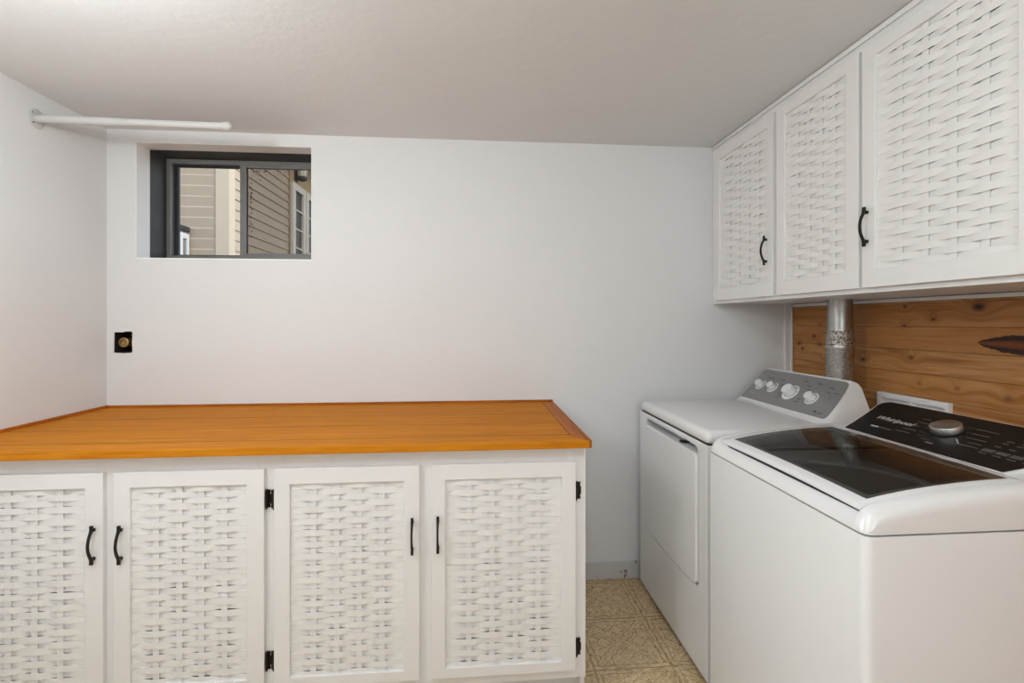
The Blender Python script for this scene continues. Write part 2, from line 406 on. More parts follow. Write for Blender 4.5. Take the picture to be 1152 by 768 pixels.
# window
win = BM()   # grey sheet metal outer jamb behind the white painted reveal
t = .004
box(win, WX0, WX0+t, D+.10, D+.29, WZ0, WZ1); box(win, WX1-t, WX1, D+.10, D+.29, WZ0, WZ1)
box(win, WX0, WX1, D+.10, D+.29, WZ1-t, WZ1); box(win, WX0, WX1, D+.10, D+.29, WZ0, WZ0+t)
window = struct('window_1', win, M['jamb'])
def liner(x0, x1, z0, z1):  # white painted reveal of the opening
    b = BM(); e = .003
    box(b, x0, x0+e, D-.001, D+.10, z0, z1); box(b, x1-e, x1, D-.001, D+.10, z0, z1)
    box(b, x0, x1, D-.001, D+.10, z1-e, z1); box(b, x0, x1, D-.001, D+.10, z0, z0+.006); return b
obj('painted_reveal', liner(WX0, WX1, WZ0, WZ1), M['reveal'], window)
FY = D+.22
def ring(bm, x0, x1, z0, z1, y0, y1, w, bev=.003):
    wl, wr, wb_, wt = w if isinstance(w, tuple) else (w,)*4
    box(bm, x0, x0+wl, y0, y1, z0, z1, bev); box(bm, x1-wr, x1, y0, y1, z0, z1, bev)
    box(bm, x0+wl, x1-wr, y0, y1, z0, z0+wb_, bev); box(bm, x0+wl, x1-wr, y0, y1, z1-wt, z1, bev)
bm = BM(); ring(bm, WX0+.011, WX1-.005, WZ0+.02, WZ1-.008, FY, FY+.06, (.026, .026, .030, .026))
obj('window_frame', bm, M['alu'], window)
bm = BM(); ring(bm, -1.690, -1.295, 1.794, 2.312, FY+.028, FY+.048, (.022, .012, .008, .012), .002); obj('fixed_bead', bm, M['gasket'], window)
bm = BM(); ring(bm, -1.322, WX1-.028, 1.785, 2.318, FY+.004, FY+.026, (.034, .03, .026, .022)); obj('sliding_sash', bm, M['alu'], window)
bm = BM(); box(bm, -1.675, -1.302, FY+.036, FY+.040, 1.80, 2.303); obj('glass_pane', bm, M['pane'], window)
bm = BM(); box(bm, -1.290, WX1-.056, FY+.013, FY+.017, 1.808, 2.298); obj('glass_pane', bm, M['pane'], window)
bm = BM(); box(bm, -1.302, WX1-.05, FY+.051, FY+.052, 1.80, 2.305); obj('insect_screen', bm, M['screen'], window)
bm = BM(); ring(bm, -1.290, -.88, 1.806, 2.299, FY+.018, FY+.022, (.004, .004, .006, .004), 0); obj('sash_gasket', bm, M['gasket'], window)
bm = BM()   # crumbs of old debris caught along the sash edge
rg = random.Random(3)
for k in range(110):
    if k < 60: x, z = -1.286+abs(rg.gauss(0, .007)), rg.choice((2.25, 2.17, 2.09, 2.14, 2.03, 1.95))+rg.gauss(0, .03)
    elif k < 95: x, z = -1.28+abs(rg.gauss(0, .085)), 2.296-abs(rg.gauss(0, .012))
    else: x, z = -1.27+rg.random()*.06, 2.296-rg.random()*.08
    if not (1.83 < z < 2.298): continue
    r = rg.uniform(.0012, .0045); t_ = bmesh.new(); bmesh.ops.create_icosphere(t_, subdivisions=1, radius=r)
    for v_ in t_.verts: v_.co *= rg.uniform(.6, 1.3)
    merge(bm, t_, Matrix.Translation((x, FY+.0475, z)))
o = obj('debris', bm, M['gasket'], window); o['kind'] = 'stuff'

# ------------------------------------------------------------------ base cabinet with four woven doors
def lerp(a, b, t): return a+(b-a)*t
def weave_panel(w, h, nst=4, pitch=.02105, A=.0038, seed=0):
    """u 0..w, v 0..h, n about 0"""
    bm = BM(); rg = random.Random(seed)
    nr = int(h/pitch)+1
    xs = [0]+[w*(i+1)/(nst+1) for i in range(nst)]+[w]
    th = .0016
    for i in range(1, nst+1):
        u = xs[i]+rg.uniform(-.002, .002); box(bm, u-.0105, u+.0105, 0, h, -th/2, th/2)
    for j in range(nr):
        vc = h-(j+.45)*pitch+rg.uniform(-.0010, .0010); hh = .0113+rg.uniform(-.0004, .0004)
        tilt = rg.uniform(-.0007, .0007)
        prev = None; offs = [0]+[(A if (i+j) % 2 else -A)*rg.uniform(.85, 1.15) for i in range(1, nst+1)]+[0]
        offs[0] = -offs[1]*.35; offs[-1] = -offs[-2]*.35
        pts = []
        for s in range(len(xs)-1):
            n = 9
            for k in range(n if s < len(xs)-2 else n+1):
                q = k/n; e = min(max((q-.12)/.76, 0), 1)
                pts.append((lerp(xs[s], xs[s+1], q), lerp(offs[s], offs[s+1], e*e*(3-2*e))))
        for (u, n) in pts:
            vv = vc+tilt*(u/w-.5)*2
            top, bot = min(vv+hh, h+.006), max(vv-hh, -.006)
            cur = [bm.verts.new((u, bot, n-th/2)), bm.verts.new((u, bot, n+th/2)), bm.verts.new((u, top, n+th/2)), bm.verts.new((u, top, n-th/2))]
            if prev:
                for k in range(4): bm.faces.new((prev[k], prev[(k+1) % 4], cur[(k+1) % 4], cur[k]))
            else: bm.faces.new(cur)
            prev = cur
        bm.faces.new(prev)
    return bm
def make_handle(bm, Mx, L=.133):
    """arched bar along local v centred on (0,0), feet on n=0"""
    hw = .0048; th = .0062; prev = None; n = 18
    for k in range(n+1):
        q = k/n; v = (q-.5)*L
        a_ = max(0., 1-(abs(q-.5)/.36)**2)
        nn = .0105+.0155*a_
        w = hw*(1-.32*a_)
        cur = [bm.verts.new(Mx @ Vector(p)) for p in ((-w, v, nn), (w, v, nn), (w, v, nn+th), (-w, v, nn+th))]
        if prev:
            for i in range(4): bm.faces.new((prev[i], prev[(i+1) % 4], cur[(i+1) % 4], cur[i]))
        else: bm.faces.new(cur)
        prev = cur
    bm.faces.new(prev)
    for s in (-1, 1):
        box(bm, -.0048, .0048, s*L*.37-.0052, s*L*.37+.0052, 0, .0155, .001, 1, Mx)
def make_hinge(bm, Mx, wide=1.18):
    """leaf on the face frame (+u side of the door edge at u=0), barrel along the edge; n=0 is the door face, frame at n=-.019"""
    out = [(.001, -.026), (.006, -.0335), (.009, -.030), (.0115, -.034), (.0135, -.027), (.012, -.020), (.0145, -.012), (.0145, .012), (.012, .020), (.0135, .027), (.0115, .034), (.009, .030), (.006, .0335), (.001, .026)]
    out = [(u*wide, v) for u, v in out]
    plate(bm, out, (), -.0187, -.0155, Mx)
    for v in (-.019, .019): lathe(bm, [(.003, 0), (.003, .001), (.0015, .0018)], 10, Mx @ Matrix.Translation((.0085, v, -.0160)))
    lathe(bm, [(.0012, -.037), (.0034, -.034), (.0020, -.031), (.0050, -.029), (.0050, -.0095), (.0056, -.009), (.0056, .009), (.0050, .0095), (.0050, .029), (.0020, .031), (.0034, .034), (.0012, .037)], 12,
          Mx @ Matrix.Translation((.0045, 0, -.010)) @ Matrix.Rotation(-math.pi/2, 4, 'X'))
    box(bm, -.004, .004, -.018, .018, -.0186, -.0150, 0, 1, Mx)
def make_door(parent, Mo, w, h, open_, handle=None, hinges=(), seed=0, nst=4):
    """Mo maps (u,v,n); u 0..w, v 0..h, front n=0, back -.019; open_=(u0,u1,v0,v1)"""
    u0, u1, v0, v1 = open_
    bm = BM(); T = .0185
    e = .003
    # stiles and rails, outer edge softly rounded
    plate(bm, [(0, 0), (w, 0), (w, h), (0, h)], [[(u0, v0), (u1, v0), (u1, v1), (u0, v1)]], -T, 0, Mo, .0022)
    base = Mo @ Vector((w/2, 0, -T))
    d = obj('door', bm, M['cabinet'], parent, origin=base)
    p = weave_panel(u1-u0, v1-v0, nst, seed=seed); p.transform(Mo @ Matrix.Translation((u0, v0, -.0105)))
    wp = obj('woven_panel', p, M['weave'], d, 60)
    wp['label'] = 'white woven lattice panel'
    if handle:
        b = BM(); make_handle(b, Mo @ Matrix.Translation((handle[0], handle[1], 0)))
        hd = obj('handle', b, M['bronze'], d, 40); hd['label'] = 'dark bronze arched handle'
    for (side, v) in hinges:
        b = BM(); Mh = Mo @ Matrix.Translation((0 if side == 'L' else w, v, 0))
        if side == 'L': Mh = Mh @ Matrix.Scale(-1, 4, (1, 0, 0))
        make_hinge(b, Mh, 1.6 if seed == 4 else 1.18); hg = obj('hinge', b, M['bronze'], d, 40); hg['label'] = 'dark bronze hinge with pointed tips'
    return d
CF = 1.7495          # face of the base cabinet's frame
DF = 1.7310          # faces of its doors
CX0, CX1 = XL+.001, .422
cab = thing('base_cabinet', ((CX0+CX1)/2, 2.15, 0), 'long white base cabinet with four woven doors under the orange wooden worktop', 'cabinet')
BD = [(-1.812, -1.274), (-1.242, -.740), (-.707, -.196), (-.154, .381)]
ZB, ZT = .118, .899
bm = BM()
FT = .0185
segs = [CX0]+[q for d in BD for q in (d[0]+.03, d[1]-.03)]+[CX1]
for i in range(0, len(segs), 2):
    s0 = segs[i]; s1 = segs[i+1]
    box(bm, s0, s1, CF, CF+FT, .08, .956, .0012, 1)
for d in BD:
    box(bm, d[0]+.03, d[1]-.03, CF, CF+FT, .08, ZB+.03, .0008, 1); box(bm, d[0]+.03, d[1]-.03, CF, CF+FT, ZT-.03, .956, .0008, 1)
obj('face_frame', bm, M['cabinet'], cab)
bm = BM()
box(bm, CX1-.018, CX1, CF+FT, D-.001, 0, .956, .001, 1); box(bm, CX0, CX0+.018, CF+FT, D-.001, 0, .956)
box(bm, CX0, CX1, D-.02, D-.001, .091, .956)
box(bm, CX0, CX1, CF+FT, D-.02, .08, .098); box(bm, CX0, CX1-.018, CF+.07, CF+.09, 0, .08)
box(bm, -.733, -.715, CF+FT, D-.02, .098, .956)
obj('carcass', bm, M['cabinet'], cab)
def base_door(i, op, handle, hinges, seed):
    x0, x1 = BD[i]
    Mo = basis((x0, DF, ZB), (1, 0, 0), (0, 0, 1), (0, -1, 0))
    return make_door(cab, Mo, x1-x0, ZT-ZB, op, handle, hinges, seed)
pv0, pv1 = .136-ZB, .843-ZB
pv0 += .02
base_door(0, (.055, BD[0][1]-BD[0][0]-.060, pv0, pv1+.004), (BD[0][1]-BD[0][0]-.028, .658-ZB), (('L', .67), ('L', .09)), 1)
base_door(1, (.055, BD[1][1]-BD[1][0]-.060, pv0, pv1+.003), (.028, .655-ZB), (('R', .672), ('R', .094)), 2)
base_door(2, (.055, BD[2][1]-BD[2][0]-.057, pv0, pv1), (BD[2][1]-BD[2][0]-.025, .648-ZB), (('L', .670), ('L', .094)), 3)
base_door(3, (.051, BD[3][1]-BD[3][0]-.054, pv0, pv1), (.025, .650-ZB), (('R', .669), ('R', .081)), 4)

# ------------------------------------------------------------------ worktop
TX1, TY0, TZ0, TZ1 = .437, 1.701, .957, .984
top = thing('worktop', ((XL+TX1)/2, 2.13, TZ0), 'long orange oak plank worktop on the white base cabinet', 'worktop')
bm = BM()
ys = [TY0+.062, 1.805, 2.028, 2.242, D-.012]
ys = [1.7630, 1.806, 2.028, 2.242, D-.012]
x_end = TX1-.066
for k in range(1, 4):
    box(bm, XL+.010, x_end-.0006, ys[k]+.0024, ys[k+1]-.0024, TZ0+.002, TZ1, .0008, 1)
obj('plank', bm, M['oak'], top)
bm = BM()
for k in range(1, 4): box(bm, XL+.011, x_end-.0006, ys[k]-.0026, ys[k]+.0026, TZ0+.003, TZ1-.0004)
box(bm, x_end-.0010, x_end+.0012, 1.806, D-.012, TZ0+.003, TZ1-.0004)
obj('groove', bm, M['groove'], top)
bm = BM()    # front board, mitred into the end board
e = .0008
Mh = basis((0, 0, TZ0), (1, 0, 0), (0, 1, 0), (0, 0, 1))
plate(bm, [(XL+.002, TY0), (TX1-.012, TY0), (x_end-e, 1.806-e), (XL+.002, 1.806-e)], (), 0, TZ1-TZ0, Mh, .003)
obj('front_board', bm, M['oak'], top)
bm = BM()
plate(bm, [(TX1-.010, TY0), (TX1-.003, TY0+.003), (TX1, TY0+.012), (TX1, D-.012), (x_end+e, D-.012), (x_end+e, 1.806), (TX1-.0115, TY0+.001)], (), 0, TZ1-TZ0, Mh, .003)
eb = obj('end_board', bm, M['oak_y'], top)
bm = BM(); box(bm, XL+.011, TX1-.004, D-.0115, D-.0005, TZ0, TZ1+.011, .002); obj('back_strip', bm, M['oak_x'], top)
bm = BM(); box(bm, XL+.0005, XL+.0105, TY0+.002, D-.0005, TZ0, TZ1+.013, .002); obj('side_strip', bm, M['oak_y'], top)

# ------------------------------------------------------------------ wall cabinet
UX = 1.347; UDF = 1.3275
UZ0, UZ1 = 1.521, ZC-.002
ucab = thing('wall_cabinet', (1.58, 1.75, UZ0), 'white wall cabinet with woven doors above the washer and dryer', 'cabinet')
UD = [(2.497, 1.993), (1.968, 1.526), (1.511, .940)]
UB, UT = 1.5375, 2.355
bm = BM()
Y0u, Y1u = .88, D-.001
ed = [Y1u]+[q for d in UD for q in (d[0]-.03, d[1]+.03)]+[Y0u]
for i in range(0, len(ed), 2): box(bm, UX, UX+.0185, ed[i+1], ed[i], UZ0, UZ1, .001, 1)
for d in UD:
    box(bm, UX, UX+.0185, d[1]+.03, d[0]-.03, UZ0, UB+.03, .0006, 1); box(bm, UX, UX+.0185, d[1]+.03, d[0]-.03, UT-.03, UZ1, .0006, 1)
obj('face_frame', bm, M['cabinet'], ucab)
bm = BM(); box(bm, UX-.010, UX, Y0u, Y1u, UZ1-.020, UZ1-.001, .004); obj('top_moulding', bm, M['cabinet'], ucab, 40)
bm = BM()
# bottom has a cut-out for the duct
Mb = basis((0, 0, UZ0+.004), (1, 0, 0), (0, 1, 0), (0, 0, 1))
circ = [(1.70+.054*math.cos(k*math.pi/16), 2.057+.054*math.sin(k*math.pi/16)) for k in range(32)]
plate(bm, [(UX+.0185, Y0u), (XR-.0005, Y0u), (XR-.0005, Y1u), (UX+.0185, Y1u)], [circ], 0, .016, Mb)
box(bm, UX+.0185, XR-.0005, Y0u, Y0u+.018, UZ0+.02, UZ1); box(bm, UX+.0185, XR-.0005, Y1u-.012, Y1u, UZ0+.02, UZ1)
box(bm, XR-.012, XR-.0005, Y0u+.018, Y1u-.012, UZ0+.02, UZ1); box(bm, UX+.0185, XR-.012, Y0u+.018, Y1u-.012, UZ1-.018, UZ1)
obj('carcass', bm, M['cabinet'], ucab)
def wall_door(i, op, handle, hinges, seed):
    y0, y1 = UD[i]
    Mo = basis((UDF, y0, UB), (0, -1, 0), (0, 0, 1), (-1, 0, 0))
    return make_door(ucab, Mo, y0-y1, UT-UB, op, handle, hinges, seed)
wall_door(0, (.048, .466, .062, .765), (.462, .208), (('L', 2.285-UB), ('L', 1.635-UB)), 11)
wall_door(1, (.053, .387, .062, .770), None, (), 12)
wall_door(2, (.054, .465, .062, .772), (.025, .205), (('R', .70), ('R', .09)), 13)

# ------------------------------------------------------------------ dryer
DX, DY0, DY1 = .894, 1.742, 2.471
dry = thing('dryer', (1.25, (DY0+DY1)/2, 0), 'white dryer with a grey slanted control panel, in the corner by the back wall', 'dryer')
bm = BM(); box(bm, DX+.070, 1.60, DY0, DY1, .03, .944, .004, 2); obj('body', bm, M['enamel'], dry)
MD = basis((DX+.071, DY1, 0), (0, -1, 0), (0, 0, 1), (-1, 0, 0))   # u: from the far side towards us
W_ = DY1-DY0
du0, du1, dzb, dzt, dsl = DY1-2.392, DY1-1.812, .352, .892, .921
bm = BM()
def bowed(u0, u1, zb, zt, r, bow):
    pts = rrect(u0, u1, zb, zt, r, 8); out = []
    n = len(pts)
    for p in pts:
        out.append(p)
    res = []
    for i, p in enumerate(out):
        res.append(p); q = out[(i+1) % n]
        if abs(p[1]-zb) < 1e-6 and abs(q[1]-zb) < 1e-6:
            for k in range(1, 10): res.append((lerp(p[0], q[0], k/10), zb))
        if abs(p[1]-zt) < 1e-6 and abs(q[1]-zt) < 1e-6:
            for k in range(1, 10): res.append((lerp(p[0], q[0], k/10), zt))
    return [(u, z-bow*(1-((u-(u0+u1)/2)/((u1-u0)/2))**2) if z < zb+.1 else z) for u, z in res]
plate(bm, rrect(0, W_, .03, .9435, (.004,)*4, 2), [bowed(du0, du1, dzb+.008, dsl, (.03, .03, .035, .035), .012)], 0, .071, MD, .007)
obj('front_panel', bm, M['enamel'], dry)
bm = BM(); plate(bm, bowed(du0+.0045, du1-.0045, dzb+.0135, dzt, (.028, .028, .028, .028), .012), (), .030, .0785, MD, .006)
door = obj('door', bm, M['enamel'], dry)
bm = BM(); box(bm, DX+.012, DX+.050, 1.985, 2.012, dzt-.002, dzt+.009, .002); obj('latch', bm, M['dark_rubber'], door)
# top
bm = BM(); box(bm, DX, 1.60, DY0, DY1, .9455, .9995, .024, 5); obj('top', bm, M['enamel'], dry, 50)
bm = BM(); box(bm, DX+.008, 1.59, DY0+.006, DY1-.006, .943, .948); obj('seam', bm, M['seam'], dry)
for sx in (.97, 1.53):
    for sy in (DY0+.06, DY1-.06):
        b = BM(); lathe(b, [(.022, 0), (.022, .012), (.012, .014), (.012, .034)], 16, Matrix.Translation((sx, sy, 0))); obj('foot', b, M['dark_rubber'], dry)
# console: lofted, ends leaning in
PX0, PZ0, PX1, PZ1 = 1.447, 1.016, 1.594, 1.164
bm = BM(); rings = []
prof = [(1.405, .997), (1.425, 1.001), (1.4465, 1.0155), (1.52, 1.0895), (1.592, 1.162), (1.606, 1.170), (1.618, 1.166), (1.626, 1.15), (1.634, .997)]
def ring_at(y, sh):
    # sh 0..1 : how far the section has shrunk towards the console's core
    cx_, cz_ = 1.56, 1.03
    return [bm.verts.new((lerp(x, cx_, sh*(.55 if z > 1.0 else .0)), y, lerp(z, cz_, sh*.55) if z > 1.0 else z)) for x, z in prof]
# ends lean: bottom of the end nearer the outside than its top
def ring_lean(yb, yt, k=0):
    return [bm.verts.new((x+k*.004*(z > 1.0), lerp(yb, yt, min(max((z-1.0)/.17, 0), 1)**.8), z-k*.004*(z > 1.0))) for x, z in prof]
rr_ = [ring_lean(1.790, 1.868, 2.5), ring_lean(1.796, 1.872, 1), ring_lean(1.806, 1.880), ring_lean(2.452, 2.449), ring_lean(2.458, 2.455, 1), ring_lean(2.462, 2.458, 2.5)]
for a_, b_ in zip(rr_, rr_[1:]):
    for k in range(len(prof)-1): bm.faces.new((a_[k], a_[k+1], b_[k+1], b_[k]))
bm.faces.new(rr_[0]); bm.faces.new(rr_[-1])
con = obj('console', bm, M['enamel'], dry, 35)
s2 = math.sqrt(.5)
def dplane(y, z): return Vector((PX0+(z-PZ0)*(PX1-PX0)/(PZ1-PZ0), y, z))
DN = Vector((-(PZ1-PZ0), 0, PX1-PX0)).normalized()
DU = Vector((PX1-PX0, 0, PZ1-PZ0)).normalized()
MP = basis((PX0, 2.446, PZ0), (0, -1, 0), DU, DN)
L_ = math.hypot(PX1-PX0, PZ1-PZ0)
bm = BM()
po = [(0, .002)]+[(2.446-1.850, .002), (2.446-1.838, .006), (2.446-1.8335, .016), (2.446-1.8345, .045), (2.446-1.842, .10), (2.446-1.856, .165), (2.446-1.868, .195), (2.446-1.882, .2055), (2.446-1.900, L_-.001), (.006, L_-.001), (.001, L_-.006)]
plate(bm, po, (), .0003, .0022, MP, .0006)
pan = obj('control_panel', bm, M['grey_panel'], con); pan['label'] = 'grey slanted control panel'
def dial(y, z, rs, rk, hk):
    p = dplane(y, z); Mk = axis_matrix(p+DN*.002, DN)
    b = BM(); lathe(b, [(rs, 0), (rs, .0015), (rs-.0015, .0025), (rk+.001, .003)], 40, Mk)
    d = obj('dial_ring', b, M['plastic'], con, 40)
    b = BM()
    lathe(b, [(rk+.001, .003), (rk+.0005, .008), (rk, hk-.003), (rk-.003, hk)], 40, Mk)
    k = obj('knob', b, M['plastic'], d, 40)
    b = BM(); lathe(b, [(rk+.0035, .0027), (rk+.0035, .0034), (rk+.0055, .0034), (rk+.0055, .0027)], 40, Mk, False, False); obj('dial_groove', b, M['ink'], d)
    b = BM()
    for q in range(-3, 4):
        aa = q*math.radians(38)
        box(b, -.0006, .0006, rk+.002, rs-.002, .0026, .0031, 0, 1, Mk @ Matrix.Rotation(aa, 4, 'Z'))
    obj('dial_marks', b, M['ink'], d)
dial(2.374, 1.087, .031, .019, .029); dial(2.275, 1.087, .031, .019, .029); dial(2.133, 1.083, .045, .0275, .034); dial(1.985, 1.077, .033, .020, .031)
b = BM(); lathe(b, [(.017, 0), (.017, .003), (.014, .0045)], 32, axis_matrix(dplane(1.893, 1.084)+DN*.002, DN)); obj('start_button', b, M['grey_panel'], con, 40)
b = BM()   # small printed captions, too small to read
def dbar(y, z, w, h=.0035, b=None): box(b, (2.446-y)-w/2, (2.446-y)+w/2, (z-PZ0)/(PZ1-PZ0)*L_-h/2, (z-PZ0)/(PZ1-PZ0)*L_+h/2, .0022, .0026, 0, 1, MP)
for (y, z, w) in [(2.345, 1.126, .045), (2.255, 1.126, .04), (2.10, 1.138, .03), (2.01, 1.138, .03), (1.93, 1.130, .03), (1.885, 1.113, .025),
                  (2.06, 1.122, .025), (2.045, 1.108, .022), (2.04, 1.092, .022), (2.05, 1.064, .025), (2.055, 1.052, .025), (2.185, 1.060, .024), (2.19, 1.050, .022), (2.195, 1.070, .02), (1.93, 1.112, .02), (2.225, 1.108, .015), (2.225, 1.10, .015)]:
    b = BM(); dbar(y, z, w, b=b); obj('caption', b, M['ink'], pan)
b = BM(); Mg = MP
plate(b, [(2.446-1.922, .022), (2.446-1.900, .022), (2.446-1.911, .033)], (), .0022, .0027, MP); dbar(1.882, 1.0325, .034, .003, b)
obj('emblem', b, M['ink'], pan)
b = BM(); plate(b, [(2.446-2.405, .038), (2.446-2.392, .038), (2.446-2.392, .047), (2.446-2.400, .050)], (), .0022, .0027, MP); dbar(2.375, 1.045, .018, .006, b)
obj('badge', b, M['print'], pan)

# ------------------------------------------------------------------ washer
WX, WY0, WY1 = .863, .971, 1.671
wash = thing('washer', (1.2, (WY0+WY1)/2, 0), 'white top-loading washer with dark glass lid and black control panel, nearest the camera', 'washer')
WB = 1.585
bm = BM()
outer = rrect(WX, WB, WY0, WY1, .019, 6); inner = rrect(WX+.012, WB-.012, WY0+.012, WY1-.012, .01, 4)
plate(bm, outer, [inner], .03, .945, Matrix.Identity(4), .003); box(bm, WX+.012, WB-.012, WY0+.012, WY1-.012, .03, .05)
obj('body', bm, M['enamel'], wash, 40)
for sx in (.93, 1.50):
    for sy in (WY0+.06, WY1-.06):
        b = BM(); lathe(b, [(.022, 0), (.022, .012), (.012, .014), (.012, .034)], 16, Matrix.Translation((sx, sy, 0))); obj('foot', b, M['dark_rubber'], wash)
TOPP = [(.863, .985), (.885, 1.0), (.92, 1.010), (1.0, 1.024), (1.1, 1.036), (1.2, 1.044), (1.32, 1.048), (1.6, 1.048)]
def ztop(x):
    for (a0, z0), (a1, z1) in zip(TOPP, TOPP[1:]):
        if x <= a1:
            t_ = (x-a0)/(a1-a0); return lerp(z0, z1, t_)
    return 1.048
# smooth version of the dome
def zt(x): return sum(ztop(x+d)*w for d, w in ((-.03, .25), (0, .5), (.03, .25))) if x > .9 else ztop(x)
HX0, HX1, HY0, HY1 = .945, 1.262, 1.055, 1.572      # lid opening in the top
def grid(bm, xs, ys, zf, skip=None, M_=None):
    vs = [[bm.verts.new((x, y, zf(x, y))) for y in ys] for x in xs]
    for i in range(len(xs)-1):
        for j in range(len(ys)-1):
            if skip and skip((xs[i]+xs[i+1])/2, (ys[j]+ys[j+1])/2): continue
            bm.faces.new((vs[i][j], vs[i+1][j], vs[i+1][j+1], vs[i][j+1]))
    return vs
def frange(a_, b_, n): return [a_+(b_-a_)*k/n for k in range(n+1)]
bm = BM()
R_ = .034; RP = .020
xs = [WX]+[WX+R_*(1-math.cos(math.radians(q))) for q in (25, 45, 65, 90)]+[.915, .919, .93]+[HX0]+frange(HX0, HX1, 12)[1:]+frange(HX1, WB-.004, 8)[1:]
ys = [WY0]+[WY0+R_*(1-math.cos(math.radians(q))) for q in (18, 36, 54, 72, 90)]
ys = ys+[WY0+.0355, HY0]+frange(HY0, HY1, 12)[1:]+[WY1-(q-WY0) for q in ys[::-1]]
def deckz(x, y):
    e = min(y-WY0, WY1-y, R_)
    ex = min(x-WX, R_); dd = min((R_-e)**2+.85*(R_-ex)**2, R_*R_); drop = R_-math.sqrt(R_*R_-dd)
    inside = .008 if (y > WY0+R_+.001 and y < WY1-R_-.001 and x < 1.31) else .001
    if x < .9165 and WY0+R_+.001 < y < WY1-R_-.001: inside = .016
    return max(zt(x)-inside-drop, .952)
vs = grid(bm, xs, ys, deckz, lambda x, y: HX0 < x < HX1 and HY0 < y < HY1)
for row in vs:          # rounded corners in plan
    for v in row:
        a_ = R_-(v.co.x-WX); near = v.co.y < (WY0+WY1)/2
        b_ = R_-((v.co.y-WY0) if near else (WY1-v.co.y)); d_ = math.hypot(a_, b_)
        a_ -= R_-RP; b_ -= R_-RP; d_ = math.hypot(a_, b_)
        if a_ > 0 and b_ > 0 and d_ > RP:
            v.co.x = WX+RP-a_*RP/d_; v.co.y = WY0+RP-b_*RP/d_ if near else WY1-RP+b_*RP/d_
# skirt down to the seam, open bottom closed by walls
def skirt(line):
    lo = [bm.verts.new((v.co.x, v.co.y, .9492)) for v in line]
    for k in range(len(line)-1): bm.faces.new((line[k], line[k+1], lo[k+1], lo[k]))
skirt(vs[0]); skirt(vs[-1]); skirt([r[0] for r in vs]); skirt([r[-1] for r in vs])
ring_in = [vs[i][ys.index(HY0)] for i in range(len(xs)) if HX0-1e-6 <= xs[i] <= HX1+1e-6]
obj('top', bm, M['enamel'], wash, 50)
bm = BM(); plate(bm, rrect(WX+.007, WB-.007, WY0+.007, WY1-.007, .015, 4), [rrect(WX+.02, WB-.02, WY0+.02, WY1-.02, .01, 4)], .944, .951); obj('seam', bm, M['seam'], wash)
# tub seen through the glass
bm = BM()
cxT, cyT = 1.14, 1.315
circ = [(cxT+.225*math.cos(k*math.pi/24), cyT+.245*math.sin(k*math.pi/24)) for k in range(48)]
plate(bm, [(WX+.013, WY0+.013), (1.50, WY0+.013), (1.50, WY1-.013), (WX+.013, WY1-.013)], [circ], .925, .935)
obj('tub_ring', bm, M['plastic'], wash)
bm = BM(); lathe(bm, [(.235, .90), (.235, .925), (.25, .92), (.25, .55), (.22, .50)], 48, Matrix.Translation((cxT, cyT, 0)), cap0=False, cap1=True)
obj('tub', bm, M['steel_tub'], wash, 40)
# lid with glass
LX0, LX1, LY0, LY1 = .8855, 1.309, WY0+.039, WY1-.039
GX0, GX1, GY0, GY1 = .917, 1.284, 1.030, 1.592
LYc = (WY0+WY1)/2
def lidz(x, y): return zt(x)+.0035-.006*((y-LYc)/.33)**2
lx = [LX0, LX0+.004, LX0+.012, GX0]+frange(GX0, GX1, 14)[1:]+[LX1-.006, LX1]
ly = [LY0, LY0+.004, GY0]+frange(GY0, GY1, 14)[1:]+[LY1-.004, LY1]
def lidz2(x, y):
    z = lidz(x, y); e = min(x-LX0, LX1-x, y-LY0, LY1-y)
    return z-(.004 if e < 1e-6 else .0008 if e < .0065 else 0)
bm = BM(); vs = grid(bm, lx, ly, lidz2, lambda x, y: GX0 < x < GX1 and GY0 < y < GY1)
r = bmesh.ops.extrude_face_region(bm, geom=bm.faces[:])
bmesh.ops.translate(bm, vec=(0, 0, -.006), verts=[g for g in r['geom'] if isinstance(g, bmesh.types.BMVert)])
lid = obj('lid', bm, M['enamel'], wash, 50)
bm = BM(); gx = frange(GX0, GX1, 14); gy = frange(GY0, GY1, 14)
v0 = grid(bm, gx, gy, lambda x, y: lidz(x, y)-.0008)
gl = obj('lid_glass', bm, M['lid_glass'], lid, 60); gl['label'] = 'dark tinted glass'
bm = BM(); box(bm, LX0+.004, LX0+.02, LY0+.01, LY1-.01, .976, .9905); obj('lid_gap', bm, M['seam'], wash)
# console
CX_0, CZ_0, CX_1, CZ_1 = 1.318, 1.0455, 1.556, 1.1205
CU = Vector((CX_1-CX_0, 0, CZ_1-CZ_0)); CL = CU.length; CU.normalize(); CN = Vector((-CU.z, 0, CU.x))
MC = basis((CX_0, WY1, CZ_0), (0, -1, 0), CU, CN)    # u from the far side towards us, v up the slope
Wc = WY1-WY0
def console_outline(off):
    left = [(.100, 0), (.086, .045), (.064, .105), (.040, .165), (.022, .205), (.018, .220), (.020, .232), (.028, .241), (.040, CL)]
    pts = [(u-off*1.2, max(v, 0) if v < .2 else v+off*(1 if v > .23 else .5)) for u, v in left]
    pts[0] = (pts[0][0], -off*.3)
    return pts+[(Wc-u, v) for u, v in pts[::-1]]
bm = BM(); o1 = console_outline(.0055)
